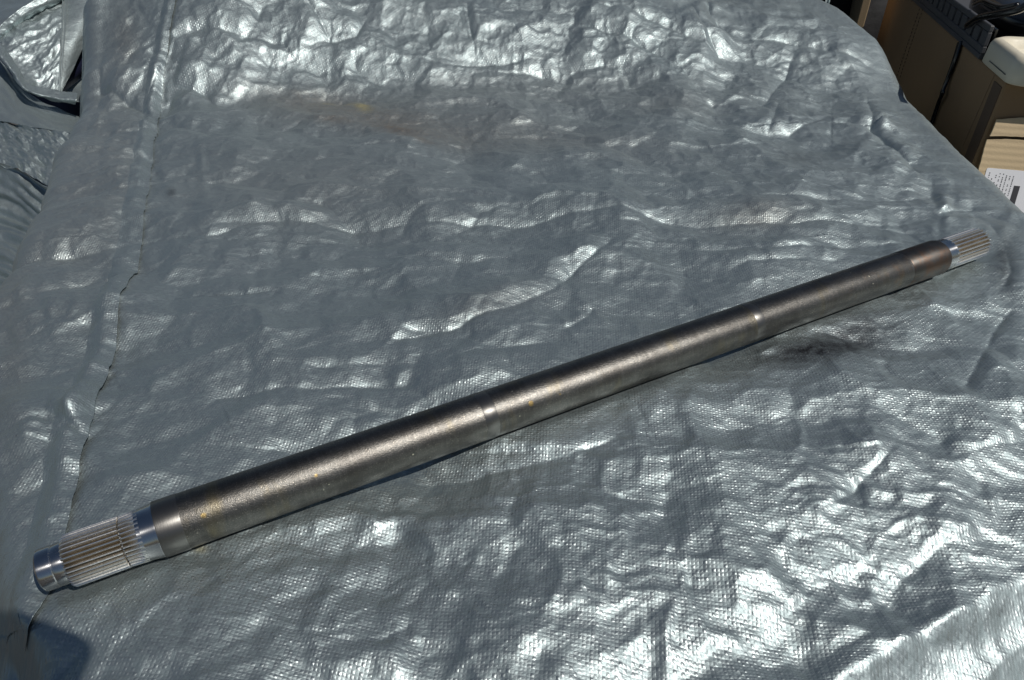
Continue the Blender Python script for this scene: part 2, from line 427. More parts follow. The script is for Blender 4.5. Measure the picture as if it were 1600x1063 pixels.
    cr2 = np.clip(gauss(U, V, 420, 70, 150, 55) + gauss(U, V, 900, 70, 160, 60) + gauss(U, V, 215, 150, 45, 28) + .4 * gauss(U, V, 1260, 130, 130, 60)
        + .6 * gauss(U, V, 1420, 260, 60, 60, 40) + .7 * gauss(U, V, 100, 680, 40, 25), 0, 1)
    cr2 = np.clip(cr2 + .55 * np.exp(-((d - 36) / 30) ** 2) * on, 0, 1)
    wx = BX + .012 * fbm(BX * 20, BY * 20, 51, 2); wy = BY + .012 * fbm(BX * 20 + 7, BY * 20, 52, 2)
    f1 = facets(wx * 16, wy * 16, 71) / 16; f2 = facets(wx * 40, wy * 40, 81, -1) / 40 + .6 * facets(wx * 33, wy * 33, 83) / 33; f3 = facets(wx * 7, wy * 8, 91, -1) / 8
    r1 = ridged(wx * 30, wy * 30, 92, 3); f4 = facets(wx * 85, wy * 85, 95, -1) / 85
    f5 = facets(BX * 4.2 + .25 * BY * 4.2 + 9, BY * 5.2, 99) / 5.2
    r2 = .25 - np.abs(fbm(wx * 17, wy * 26, 97, 2)); r2 = np.maximum(r2, 0) ** 2 * 10
    f1 = f1 + .8 * facets(wx * 12, wy * 15, 73, -1) / 15; f4 = f4 * 1.
    H += cr * (.22 * f1 + .25 * f2 + .18 * f3 + .0006 * r1 + .25 * f4 + .0012 * r2)
    H += .9 * cr2 * (.34 * f1 + .34 * f2 + .28 * f3 + .0006 * r1 + .26 * f4 + .0012 * r2)
    H += gauss(U, V, 35, 1030, 60, 36) * (.55 * f1 + .5 * f3 + .5 * f2)
    H += (1 - np.clip(cr + cr2, 0, 1)) * (.17 * f2 + .19 * f1 + .26 * f3 + .12 * f4 + .0003 * r2 + .0003 * r1 + .22 * f5)
    H *= 1 - .7 * np.exp(-(np.minimum(D, 0) / .06) ** 2) * (BX > .3)
    # the tarp lies against the underside of the shaft
    s = (BX - BA.x) * BD.x + (BY - BA.y) * BD.y; q = np.abs((BX - BA.x) * -BD.y + (BY - BA.y) * BD.x)
    k = np.exp(-(q / .022) ** 4) * sstep((s + .12) / .05) * sstep((1.0 - s) / .05)
    Zt = Z + H
    cap = .0005 + np.maximum(0, q - .004) ** 2 / .055
    Zt = np.where(k > .02, np.minimum(Zt, Zt * (1 - k) + np.minimum(Zt, cap) * k), Zt)
    near = np.exp(-(q / .06) ** 2) * sstep((s + .14) / .05) * sstep((1.04 - s) / .05)
    Zt = Zt * (1 - .55 * near) + near * .55 * np.minimum(Zt, .0015) 
    # drape over the edges
    r = .045
    d = np.maximum(D, 0); nx = np.where(out, (X - CX) / np.maximum(d, 1e-6), 0); ny = np.where(out, (Y - CY) / np.maximum(d, 1e-6), 0)
    th = np.minimum(d / r, math.pi / 2 * .95)
    fold = np.maximum(0, d - .06) * .25 * np.sin((CX * 1.3 - CY) * 38 + 2 * np.sin(CY * 9))
    PX = BX + nx * (r * np.sin(th) + fold + .10 * np.maximum(0, d - r * 1.5)); PY = BY + ny * (r * np.sin(th) + fold + .10 * np.maximum(0, d - r * 1.5))
    PZ = np.where(out, Zt - r * (1 - np.cos(th)) - np.maximum(0, d - r * math.pi / 2), Zt)
    PZ = np.maximum(PZ, -.60)
    Pn = np.stack([PX, PY, PZ], -1)
    uv = np.stack([X, Y - .55 * Z], -1)
    rust = .75 * gauss(U, V, 600, 190, 110, 16, 12) + .4 * gauss(U, V, 820, 205, 150, 20, 8) + .35 * gauss(U, V, 470, 170, 60, 18) \
        + .5 * gauss(U, V, 1180, 345, 50, 14) + .45 * gauss(U, V, 195, 60, 16, 30) + .25 * gauss(U, V, 1040, 175, 50, 12) + .35 * gauss(U, V, 20, 560, 22, 160)+ .3 * gauss(U, V, 760, 490, 60, 14,-15)
    rust = rust + .8 * gauss(U, V, 620, 203, 22, 4, 8) + .7 * gauss(U, V, 655, 220, 18, 3, 12) + .6 * gauss(U, V, 520, 193, 20, 3, 4)
    grease_and_shade = .95 * gauss(U, V, 1340, 515, 44, 15, -8) + .9 * gauss(U, V, 1290, 548, 70, 13, -6) + .5 * gauss(U, V, 1250, 560, 50, 14) + .8 * gauss(U, V, 268, 302, 5, 4) \
        + .5 * gauss(U, V, 52, 388, 6, 6) + .35 * gauss(U, V, 1245, 248, 22, 9) + .75 * gauss(U, V, 1568, 415, 13, 32) + .4 * gauss(U, V, 1568, 950, 14, 4, -20)  # the tall dark blob past the shaft's far tip paints in slope shade
    ochre = .9 * gauss(U, V, 567, 170, 9, 4.5, 15) + .4 * gauss(U, V, 512, 163, 6, 2) + .5 * gauss(U, V, 313, 858, 7, 4) + .3 * gauss(U, V, 545, 165, 10, 2)
    dust = .6 * gauss(U, V, 120, 300, 90, 150, 20) * sstep((250 - U) / 60) + .5 * gauss(U, V, 500, 290, 160, 50) + .4 * gauss(U, V, 800, 150, 200, 20)
    # the lapped hem: a strip of its own whose right edge curls up off the sheet
    def on_sheet(u, v):
        ts = np.linspace(.25, 3.2, 3000); x = (u - 800) / F; y = (531.5 - v) / F
        rx, ry, rz = x * ts, (CP + y * SP) * ts, CAMH - (SP - y * CP) * ts
        k = np.argmax(rz <= macro(rx, ry) + .003)
        return (rx[k], ry[k], 0) if rz[k] <= macro(rx[k], ry[k]) + .003 else None
    T = catmull([p for p in (on_sheet(*q) for q in catmull(SEAM, 40)) if p], 900)
    T[:, 2] = 0
    tg = np.gradient(T, axis=0); tg /= np.linalg.norm(tg, axis=1, keepdims=True); nr = np.stack([-tg[:, 1], tg[:, 0], 0 * tg[:, 0]], 1)
    L_ = np.concatenate([[0], np.cumsum(np.linalg.norm(np.diff(T, axis=0), axis=1))])
    ww = np.concatenate([[-.0008, -.0002], np.linspace(.0008, .034, 24)])
    W0, Lg = np.meshgrid(ww, L_)
    hx = T[:, None, 0] + nr[:, None, 0] * W0; hy = T[:, None, 1] + nr[:, None, 1] * W0
    cst = np.stack([perlin(L_ * 60, L_ * 0 + .3, 3), perlin(L_ * 24, L_ * 0 + .7, 4)], 1)
    # slide the hem to where it stands on the raised ground, seen against the sheet's own height
    i = np.clip(np.searchsorted(xs, hx) - 1, 0, len(xs) - 2); j = np.clip(np.searchsorted(ys, hy) - 1, 0, len(ys) - 2)
    fx = (hx - xs[i]) / (xs[i + 1] - xs[i]); fy = (hy - ys[j]) / (ys[j + 1] - ys[j])
    hz = (Zt[j, i] * (1 - fx) + Zt[j, i + 1] * fx) * (1 - fy) + (Zt[j + 1, i] * (1 - fx) + Zt[j + 1, i + 1] * fx) * fy
    vv = proj(T[:, 0], T[:, 1], T[:, 2])[1]
    e = .0034 + .0060 * np.exp(-((vv - 640) / 170.) ** 2) + .0040 * np.exp(-((vv - 150) / 50.) ** 2) + .0012 * cst[:, 0] + .0012 * cst[:, 1]
    e = np.maximum(e, .0022)[:, None]
    prof = np.exp(-((W0 - .013) / .011) ** 2) + .12 * np.exp(-(np.maximum(W0, 0) / .01) ** 2)
    hz = hz + .0009 - .0025 * sstep((W0 - .008) / .024) + e * prof + .0008 * perlin(hx * 50, hy * 110, 8) * np.exp(-(W0 / .02) ** 2) + .0006 * perlin(hx * 110, hy * 240, 18) * np.exp(-(W0 / .018) ** 2)
    keep = (vv < 1000) & (T[:, 1] < 1.98)
    hem = np.stack([hx, hy, hz], -1)[keep]
    o = grid_mesh('tarp', Pn, MT, uv=uv, attrs=dict(rust=rust, grease_and_shade=grease_and_shade, ochre=ochre, dust=dust))
    tag(o, 'large crumpled silver woven tarp spread flat under the long steel shaft', 'tarp')
    hm = grid_mesh('hem_lap', hem, MT, o, uv=np.stack([Lg, W0], -1)[keep])
    md = hm.modifiers.new('thickness', 'SOLIDIFY'); md.thickness = .0004; md.offset = -1
build_tarp()

# ------------------------------------------------------------------ the splined shaft
def mat_body():
    m, t, b = new_mat('oxidised_steel')
    oc = N(t, 'ShaderNodeTexCoord').outputs['Object']
    ax = N(t, 'ShaderNodeSeparateXYZ'); t.links.new(oc, ax.inputs[0])
    fine = noise(t, oc, 900, 3, .7); mid = noise(t, oc, 60, 5, .65); big = noise(t, mapping(t, oc, (3, 1, 1)), 14, 4, .6)
    c = mix(t, fine, (.057, .056, .053), (.178, .174, .164))
    c = mix(t, M(t, 'MULTIPLY', mid, .5), c, (.085, .081, .073))
    spk = ramp(t, noise(t, oc, 1500, 2, .6), [(.62, (0, 0, 0)), (.70, (1, 1, 1))])
    c = mix(t, M(t, 'MULTIPLY', spk, .5), c, (.72, .64, .53))
    mot = noise(t, mapping(t, oc, (.5, 1, 1)), 55, 5, .7)
    c = mix(t, ramp(t, mot, [(.40, (.55, .55, .55)), (.60, (0, 0, 0))]), c, (.055, .05, .045))
    c = mix(t, M(t, 'MULTIPLY', ramp(t, noise(t, mapping(t, oc, (9, .4, .4)), 60, 3, .7), [(.5, (0, 0, 0)), (.75, (1, 1, 1))]), .25), c, (.24, .23, .21))
    yel = ramp(t, big, [(.56, (0, 0, 0)), (.74, (1, 1, 1))])
    c = mix(t, M(t, 'MULTIPLY', yel, .35), c, (.20, .16, .075))
    for (sx_, sy_, sz_, rr_) in ((.108, -.0150, .0135, .0032), (.287, -.0165, .0112, .0045), (.315, -.0170, .0105, .0028), (.030, -.0150, .0132, .0040), (.405, -.016, .012, .002)):
        dd = N(t, 'ShaderNodeVectorMath', operation='DISTANCE'); t.links.new(oc, dd.inputs[0]); dd.inputs[1].default_value = (sx_, sy_, sz_)
        sp_ = M(t, 'MULTIPLY', M(t, 'SUBTRACT', rr_, M(t, 'ADD', dd.outputs['Value'], M(t, 'MULTIPLY', mid, .003))), 900, True)
        c = mix(t, M(t, 'MULTIPLY', sp_, .6), c, (.36, .25, .08))
    fl = ramp(t, noise(t, oc, 330, 1, .4), [(.80, (0, 0, 0)), (.82, (1, 1, 1))])
    c = mix(t, M(t, 'MULTIPLY', fl, .7), c, (.72, .66, .5))
    # rusting towards the far end
    far = M(t, 'MULTIPLY', M(t, 'SUBTRACT', ax.outputs[0], .62), 3.5, True)
    rs = ramp(t, noise(t, mapping(t, oc, (1, 1, 1)), 38, 5, .7), [(.50, (0, 0, 0)), (.66, (1, 1, 1))])
    c = mix(t, M(t, 'MULTIPLY', M(t, 'MULTIPLY', far, rs), .9), c, (.20, .11, .05))
    t.links.new(c, b.inputs['Base Color'])
    b.inputs['Metallic'].default_value = 1.
    t.links.new(M(t, 'ADD', M(t, 'MULTIPLY', fine, .10), .33), b.inputs['Roughness'])
    n1 = bump(t, noise(t, oc, 1100, 2, .7), .00032, .6)
    t.links.new(bump(t, mid, .0006, .4, n1), b.inputs['Normal'])
    return m
def mat_band(name='ground_band', colr=(.17, .165, .155), rough=.34, rust=0.):
    m, t, b = new_mat(name)
    oc = N(t, 'ShaderNodeTexCoord').outputs['Object']
    st = noise(t, mapping(t, oc, (14, 1, 1)), 160, 4, .7)
    blot = noise(t, oc, 45, 5, .7)
    c = mix(t, st, tuple(x * .65 for x in colr), colr)
    c = mix(t, ramp(t, blot, [(.45, (0, 0, 0)), (.68, (.6, .6, .6))]), c, (.12, .115, .11))
    if rust:
        r = ramp(t, noise(t, oc, 60, 5, .75), [(.44, (0, 0, 0)), (.62, (1, 1, 1))])
        c = mix(t, M(t, 'MULTIPLY', r, rust), c, (.15, .068, .03))
    t.links.new(c, b.inputs['Base Color']); b.inputs['Metallic'].default_value = .95; b.inputs['Anisotropic'].default_value = .5; b.inputs['Anisotropic Rotation'].default_value = .25
    tn = N(t, 'ShaderNodeTangent', direction_type='RADIAL', axis='X'); t.links.new(tn.outputs[0], b.inputs['Tangent'])
    t.links.new(M(t, 'ADD', M(t, 'MULTIPLY', blot, .3), rough - .1), b.inputs['Roughness'])
    t.links.new(bump(t, st, .0002, .35), b.inputs['Normal'])
    return m
def mat_polished():
    m, t, b = new_mat('polished_steel')
    oc = N(t, 'ShaderNodeTexCoord').outputs['Object']
    st = noise(t, mapping(t, oc, (16, 1, 1)), 300, 3, .7)
    b.inputs['Metallic'].default_value = 1; b.inputs['Anisotropic'].default_value = .92; b.inputs['Anisotropic Rotation'].default_value = .25
    tn = N(t, 'ShaderNodeTangent', direction_type='RADIAL', axis='X'); t.links.new(tn.outputs[0], b.inputs['Tangent'])
    t.links.new(mix(t, st, (.42, .42, .425), (.55, .545, .54)), b.inputs['Base Color'])
    t.links.new(M(t, 'ADD', M(t, 'MULTIPLY', st, .08), .18), b.inputs['Roughness'])
    t.links.new(bump(t, st, .00006, .5), b.inputs['Normal'])
    return m
def mat_spline():
    m, t, b = new_mat('spline_steel')
    oc = N(t, 'ShaderNodeTexCoord').outputs['Object']
    sp = N(t, 'ShaderNodeSeparateXYZ'); t.links.new(oc, sp.inputs[0])
    rad = M(t, 'SQRT', M(t, 'ADD', M(t, 'MULTIPLY', sp.outputs[1], sp.outputs[1]), M(t, 'MULTIPLY', sp.outputs[2], sp.outputs[2])))
    a = N(t, 'ShaderNodeAttribute', attribute_name='root')
    blot = noise(t, mapping(t, oc, (.6, 1, 1)), 120, 5, .7)
    c = mix(t, noise(t, oc, 500, 3), (.62, .61, .58), (.82, .81, .78))
    f = M(t, 'MULTIPLY', a.outputs['Fac'], M(t, 'ADD', M(t, 'MULTIPLY', blot, .9), .55), True)
    c = mix(t, f, c, (.17, .13, .07))
    t.links.new(c, b.inputs['Base Color']); b.inputs['Metallic'].default_value = .97
    t.links.new(M(t, 'ADD', M(t, 'MULTIPLY', f, .3), .25), b.inputs['Roughness'])
    t.links.new(bump(t, noise(t, oc, 700, 3), .0002, .4), b.inputs['Normal'])
    return m
MB, MBand, MBandR, MPol, MSpl = mat_body(), mat_band(), mat_band('rusty_band', (.10, .094, .086), .40, .42), mat_polished(), mat_spline()
shaft = empty('splined_shaft', BA, 'long dark steel shaft with splined ends and polished collars lying diagonally on the tarp', 'shaft')
shaft.rotation_euler = (0, 0, math.atan2(BD.y, BD.x))
def lathe(name, prof, mat, seg=128, teeth=0, depth=0., parent=shaft, attr=False, caps=(False, False), runout=None):
    """profile = [(s, r), ...] along the local x axis; teeth cut grooves `depth` deep, faded by runout(s)"""
    k = 8
    n = teeth * k if teeth else seg
    th = np.arange(n + 1) * 2 * np.pi / n
    tooth = np.array([0, .06, .40, .82, 1, .82, .40, .06])      # groove depth across one pitch
    rows = []; root = []
    for s, r in prof:
        dd = np.zeros(n + 1)
        if teeth:
            g_ = np.tile(tooth, teeth); g_ = np.append(g_, g_[0])
            f = runout(s) if runout else 1
            dd = g_ * depth * f
            root.append(g_ * min(1, f))
        rr = r - dd
        rows.append(np.stack([np.full(n + 1, s), rr * np.cos(th), rr * np.sin(th)], -1))
    P = np.array(rows)
    me_o = grid_mesh(name, P, mat, parent, attrs=({'root': np.array(root)} if teeth else None), flip=False)
    me = me_o.data
    bm = bmesh.new(); bm.from_mesh(me)
    bmesh.ops.remove_doubles(bm, verts=bm.verts, dist=1e-6)
    for side, on in ((0, caps[0]), (-1, caps[1])):
        if on:
            s = prof[side][0]
            es = [e for e in bm.edges if e.is_boundary and all(abs(v.co.x - s) < 1e-6 for v in e.verts)]
            bmesh.ops.edgeloop_fill(bm, edges=es)
    bmesh.ops.recalc_face_normals(bm, faces=bm.faces)
    for e in bm.edges:
        if len(e.link_faces) == 2 and e.calc_face_angle(0) > math.radians(32): e.smooth = False
    bm.to_mesh(me); bm.free()
    me.polygons.foreach_set('use_smooth', [True] * len(me.polygons))
    return me_o
R = .02
def sx(u, r=R):      # photo column on the shaft's visible crest -> position along it
    v = 827 - (u - 250) * (422 / 1212.)
    # nearest point of the axis to the sight line
    d = atd(u, v, 1.0) - cam.location; d.normalize()
    wv = BA - cam.location; b_ = BD.dot(d)
    return (b_ * d.dot(wv) - BD.dot(wv)) / (1 - b_ * b_)
L0 = 0.0
S = {k: sx(v) for k, v in dict(tip=66, grv=89, sh=105, gap=196, ro=223, col=249, band=285, m1=746, m2=765, n1=1162, n2=1174, fb=1406, fb2=1416, be=1462, fc=1474, fs=1528).items()}
print('SHAFT', S)
lathe('pilot_journal', [(S['tip'] - .0015, .0085), (S['tip'] - .0014, .0118), (S['tip'], .0140), (S['tip'] + .0015, .0144), (S['grv'] - .0006, .0144), (S['grv'], .0139), (S['grv'] + .0008, .0144), (S['sh'] - .001, .0144), (S['sh'] + .001, .0144)], MPol, caps=(True, False))
def ro1(s): return 1.0 if s < S['gap'] else max(0., 1 - ((s - S['gap']) / (S['ro'] - S['gap'] + .002)) ** 1.6)
pr = [(S['sh'], .0150), (S['sh'] + .0004, .0168), (S['sh'] + .002, .0180)]
pr += [(S['sh'] + .002 + (S['gap'] - S['sh'] - .0026) * i / 6, .0182) for i in range(1, 7)]
lathe('spline_teeth', pr, MSpl, teeth=34, depth=.0032, caps=(True, False))
pr = [(S['gap'] - .0012, .0140), (S['gap'] - .0006, .0140), (S['gap'] + .00025, .0140), (S['gap'] + .0004, .0180)]
pr = pr + [(S['gap'] + .0004 + (S['ro'] - S['gap'] + .001) * i / 16, .0180 + .0007 * i / 16) for i in range(1, 17)]
lathe('spline_runout', pr, MSpl, teeth=34, depth=.0034, runout=lambda s: 0.15 if s < S['gap'] + .0003 else ro1(s))
lathe('polished_collar', [(S['ro'] - .001, .0183), (S['ro'] + .002, .0186), (S['col'] - .0012, .0196), (S['col'] - .0002, .0200), (S['col'], .0200)], MPol)
lathe('ground_band', [(S['col'], .0201), (S['col'] + .001, .0203), (S['band'], .0203), (S['band'] + .001, .0201)], MBand)
def span(a, b, r, n=24): return [(a + (b - a) * i / n, r) for i in range(n + 1)]
lathe('shaft_body', span(S['band'], S['fb2'], .02, 40), MB)
lathe('worn_ring', [(S['m1'], .02002), (S['m1'] + .0004, .02018), (S['m2'] - .0004, .02018), (S['m2'], .02002)], MBand)
lathe('worn_ring', [(S['n1'], .02002), (S['n1'] + .0004, .02015), (S['n2'] - .0004, .02015), (S['n2'], .02002)], MBand)
lathe('rusty_band', [(S['fb'] - .002, .02002), (S['fb'] - .001, .0203), (S['be'] - .002, .0203), (S['be'], .0199), (S['be'] + .0006, .0188)], MBandR)
lathe('polished_collar', [(S['be'], .0188), (S['be'] + .002, .0184), (S['fc'] + .002, .0182)], MPol)
def ro2(s): return min(1., max(0., (s - S['fc'] + .002) / .010)) ** .6
pr = [(S['fc'] - .001 + (S['fs'] - S['fc'] - .001) * i / 12, .0184) for i in range(13)] + [(S['fs'], .0172), (S['fs'] + .0002, .0150)]
lathe('spline_teeth', pr, MSpl, teeth=24, depth=.0036, runout=ro2, caps=(False, True))

# ------------------------------------------------------------------ the photographer's camera, whose shadow falls on the near left corner
def build_camera_body():
    t = empty('compact_camera', (0, 0, 0), 'black camera over the near edge of the tarp, its shadow on the left corner', 'camera')
    mb = simple('camera_body_plastic', (.02, .02, .02), .5, 0, 300, .2, .0003, 500)
    fwd = Vector((0, CP, -SP)); upv = Vector((0, SP, CP)); rt = Vector((1, 0, 0)); c = Vector((0, 0, CAMH))
    def bxx(name, r0, r1, u0, u1, f0, f1, bev, roll=0):
        cr_, sr_ = math.cos(roll), math.sin(roll); um = (u0 + u1) / 2
        bm = bmesh.new()
        vs_ = [bm.verts.new(c + rt * (a * cr_ + (b - um) * sr_) + upv * (um + (b - um) * cr_ - a * sr_) + fwd * d) for a in (r0, r1) for b in (u0, u1) for d in (f0, f1)]
        for f in ((0, 1, 3, 2), (4, 6, 7, 5), (0, 4, 5, 1), (2, 3, 7, 6), (0, 2, 6, 4), (1, 5, 7, 3)): bm.faces.new([vs_[i] for i in f])
        bmesh.ops.recalc_face_normals(bm, faces=bm.faces)
        bmesh.ops.bevel(bm, geom=list(bm.edges), offset=bev, segments=3, profile=.5, affect='EDGES')
        return from_bm(name, bm, mb, t, True)
    bxx('body', -.068, .068, -.042, .048, -.115, -.062, .010)
    bxx('grip', -.068, -.042, -.040, .040, -.066, -.040, .009)
    bxx('flash_head', -.055, .034, .052, .108, -.062, -.001, .014, .42)
    bm = bmesh.new(); prof = [(-.070, .030), (-.030, .032), (-.010, .031), (-.004, .029), (-.004, .024), (-.030, .020)]
    rg = [[bm.verts.new(c + fwd * f_ + (rt * math.cos(a) + upv * math.sin(a)) * r_) for a in np.arange(40) * 2 * math.pi / 40] for f_, r_ in prof]
    for a, b in zip(rg, rg[1:]):
        for i in range(40): bm.faces.new((a[i], a[(i + 1) % 40], b[(i + 1) % 40], b[i]))
    bm.faces.new(rg[-1]); from_bm('lens_barrel', bm, mb, t, True)
build_camera_body()

# ------------------------------------------------------------------ background left: a second tarp, heaped up
def patch(name, net, n, m, mat, parent, amp=.0, fr=10., seed=0, wr=0., wfr=60., rid=0., label=None):
    """a sheet through a net of (photo column, photo row, distance) points, wrinkled along its normal"""
    G = np.array([[tuple(atd(*p)) for p in row] for row in net])
    A = np.stack([catmull(row, m) for row in G]); B = np.stack([catmull(A[:, j], n) for j in range(m)], 1)
    du = np.gradient(B, axis=1); dv = np.gradient(B, axis=0)
    nn = np.cross(du, dv); nn /= np.linalg.norm(nn, axis=-1, keepdims=True) + 1e-9
    lu = np.cumsum(np.linalg.norm(du, axis=-1), 1); lv = np.cumsum(np.linalg.norm(dv, axis=-1), 0)
    h = amp * (fbm(lu * fr, lv * fr, seed, 3) + .6 * facets(lu * fr * 1.7, lv * fr * 1.7, seed + 3) * 1.5) + wr * perlin(lu * wfr * .12, lv * wfr + .5 * np.sin(lu * 20), seed + 9) \
        + rid * (ridged(lu * fr * 2, lv * fr * 2, seed + 5, 3) - .2)
    o = grid_mesh(name, B + nn * h[..., None], mat, parent, uv=np.stack([lu, lv], -1))
    md = o.modifiers.new('thickness', 'SOLIDIFY'); md.thickness = .0006
    if label: o['label'] = label
    return o
heap = empty('tarp_heap', (0, 0, 0), 'second silver tarp heaped in loose folds beyond the left edge of the spread tarp', 'tarp')
m_, t_, b_ = new_mat('navy_underside_and_gap_shade'); b_.inputs['Base Color'].default_value = (.006, .008, .03, 1); b_.inputs['Roughness'].default_value = .6
MN = m_  # the flap's navy underside; also paints the shade inside the gap
# smooth sheet under the gap
patch('folded_sheet', [[(-60,55,1.62),(0,95,1.62),(40,142,1.60),(95,172,1.58),(150,190,1.58)],
                       [(-60,120,1.55),(0,145,1.54),(45,170,1.53),(100,192,1.51),(150,205,1.50)],
                       [(-60,180,1.50),(0,190,1.48),(45,198,1.46),(95,206,1.44),(150,215,1.42)]], 60, 90, MT2, heap, .006, 8, 1, .004, 30)
patch('gap_shade_sheet', [[(-80,40,1.80),(0,70,1.80),(60,120,1.78),(150,140,1.76)], [(-80,150,1.78),(0,150,1.78),(60,190,1.76),(150,220,1.74)]], 6, 6, MN, heap)  # dark sheet standing in for the shade behind the gap
# crumpled bright front of that fold
patch('crumpled_sheet', [[(-60,180,1.50),(0,189,1.485),(45,197,1.462),(95,205,1.44),(150,214,1.42)],
                         [(-60,215,1.46),(2,222,1.45),(45,228,1.43),(90,235,1.41),(140,250,1.40)],
                         [(-60,250,1.39),(0,254,1.38),(40,272,1.37),(80,292,1.34),(130,310,1.34)]], 90, 140, MT2, heap, .010, 16, 4, .003, 60, .010)
# sagging folds below it
patch('wrinkled_sheet', [[(-60,248,1.392),(0,254,1.382),(42,273,1.372),(82,294,1.342),(140,312,1.34)],
                         [(-60,290,1.40),(0,300,1.39),(45,315,1.37),(90,330,1.36),(140,340,1.36)],
                         [(-60,340,1.38),(0,345,1.38),(45,350,1.36),(90,360,1.35),(140,370,1.34)],
                         [(-60,400,1.30),(0,405,1.28),(45,410,1.27),(90,415,1.26),(140,420,1.25)],
                         [(-60,470,1.22),(0,475,1.20),(45,480,1.20),(90,485,1.20),(140,490,1.20)]], 200, 100, MT2, heap, .007, 9, 8, .022, 44, .004)
# the upright flap with its hem
patch('flap', [[(-10,60,1.62),(25,28,1.64),(60,12,1.66),(97,-8,1.70)],
               [(4,72,1.58),(35,60,1.60),(66,50,1.62),(96,42,1.64)],
               [(22,100,1.56),(45,95,1.58),(70,92,1.59),(93,90,1.60)],
               [(43,133,1.54),(58,137,1.55),(75,141,1.56),(92,146,1.57)]], 120, 110, MT2, heap, .007, 9, 14, .002, 40, .009)
patch('flap_border', [[(97,-8,1.70),(102,-8,1.705),(135,-10,1.72),(172,-12,1.76)],
                      [(96,42,1.64),(101,42,1.645),(124,38,1.66),(147,38,1.69)],
                      [(93,90,1.60),(97,90,1.605),(110,90,1.62),(122,92,1.64)],
                      [(92,146,1.57),(93,145,1.572),(95,144,1.573),(97,143,1.575)]], 80, 40, MT2, heap, .002, 9, 19, .001, 40, .001)
for off in (0, 5.0):
    pts = catmull([atd(98 + off, -8, 1.695), atd(97 + off * .9, 42, 1.636), atd(94 + off * .7, 90, 1.597), atd(92 + off * .3, 143, 1.567)], 30)
    bm = bmesh.new(); prev = None
    for p in pts:
        ring = [bm.verts.new(Vector(p) + Vector((math.cos(a), 0, math.sin(a))) * .0016) for a in np.arange(6) * math.pi / 3]
        if prev:
            for i in range(6): bm.faces.new((prev[i], prev[(i + 1) % 6], ring[(i + 1) % 6], ring[i]))
        prev = ring
    from_bm('hem_cord', bm, MT2, heap, True)
# rolled rims of the flap
patch('rolled_rim', [[(-12,66,1.60),(1,40,1.60),(40,8,1.62),(100,-22,1.68)],
                     [(-10,66,1.60),(9,49,1.61),(44,22,1.625),(100,-6,1.68)],
                     [(-8,78,1.62),(12,60,1.63),(50,31,1.65),(99,8,1.71)]], 20, 90, MT2, heap, .003, 14, 31, 0, 40, .005)
patch('rolled_rim', [[(-4,62,1.57),(12,82,1.56),(30,108,1.55),(46,132,1.53),(85,140,1.54),(122,146,1.55)],
                     [(-10,76,1.545),(4,92,1.535),(22,115,1.525),(40,140,1.51),(80,153,1.52),(120,157,1.53)],
                     [(-14,78,1.57),(-2,88,1.56),(16,112,1.55),(36,138,1.54),(78,157,1.545),(118,163,1.55)]], 24, 130, MT2, heap, .003, 14, 33, 0, 40, .005)
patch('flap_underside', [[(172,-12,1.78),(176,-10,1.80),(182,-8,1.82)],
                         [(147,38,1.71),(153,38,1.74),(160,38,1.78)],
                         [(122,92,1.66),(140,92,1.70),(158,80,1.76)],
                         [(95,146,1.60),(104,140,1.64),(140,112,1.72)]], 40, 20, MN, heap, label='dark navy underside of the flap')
patch('folded_sheet', [[(158,-10,1.90),(185,-12,1.88),(230,-14,1.86)],
                       [(151,35,1.84),(172,35,1.82),(215,35,1.80)],
                       [(153,66,1.78),(170,66,1.76),(200,66,1.74)],
                       [(98,144,1.66),(120,138,1.68),(170,130,1.70)],
                       [(90,160,1.62),(110,160,1.62),(160,160,1.62)]], 80, 40, MT2, heap, .005, 10, 41, .002, 40, .003)
patch('folded_sheet', [[(-60,-30,2.0),(20,-30,2.0),(110,-40,2.0)],
                       [(-60,10,1.9),(10,5,1.9),(80,-5,1.9)],
                       [(-60,50,1.8),(10,35,1.8),(70,20,1.8)],
                       [(-60,110,1.8),(20,110,1.8),(100,60,1.85)]], 60, 60, MT2, heap, .008, 8, 47, .002, 40, .004)

# ------------------------------------------------------------------ background right: cartons
C0 = Vector((.885, 1.277, 0)); A_ = Vector((.259, .966, 0)).normalized(); B_ = Vector((A_.y, -A_.x, 0)); TOP = .063; GZ = -.62
def onface(u, v, off=0.0, p0=C0, n=None):
    n = n or -B_
    d = atd(u, v, 1.0) - cam.location
    p = p0 + n * off
    return cam.location + d * ((p - cam.location).dot(n) / d.dot(n))
def mat_card(name, base, ribs=None, rough=.8):
    m, t, b = new_mat(name)
    oc = N(t, 'ShaderNodeTexCoord').outputs['Object']
    c = mix(t, noise(t, oc, 8, 5, .6), tuple(x * .82 for x in base), tuple(x * 1.12 for x in base))
    c = mix(t, M(t, 'MULTIPLY', noise(t, oc, 500, 3, .7), .25), c, tuple(x * .6 for x in base))
    t.links.new(c, b.inputs['Base Color']); b.inputs['Roughness'].default_value = rough
    n = bump(t, noise(t, oc, 300, 4), .0006, .5)
    if ribs:
        wv = N(t, 'ShaderNodeTexWave', wave_type='BANDS', bands_direction='Z'); wv.inputs['Scale'].default_value = ribs; wv.inputs['Distortion'].default_value = .6
        t.links.new(oc, wv.inputs['Vector']); n = bump(t, wv.outputs['Fac'], .0005, .6, n)
    t.links.new(n, b.inputs['Normal'])
    return m
MC = mat_card('brown_carton_board', (.27, .17, .085)); MC2 = mat_card('pale_corrugated_board', (.56, .43, .26), ribs=28)
MC3 = mat_card('dark_carton_board', (.11, .07, .042))
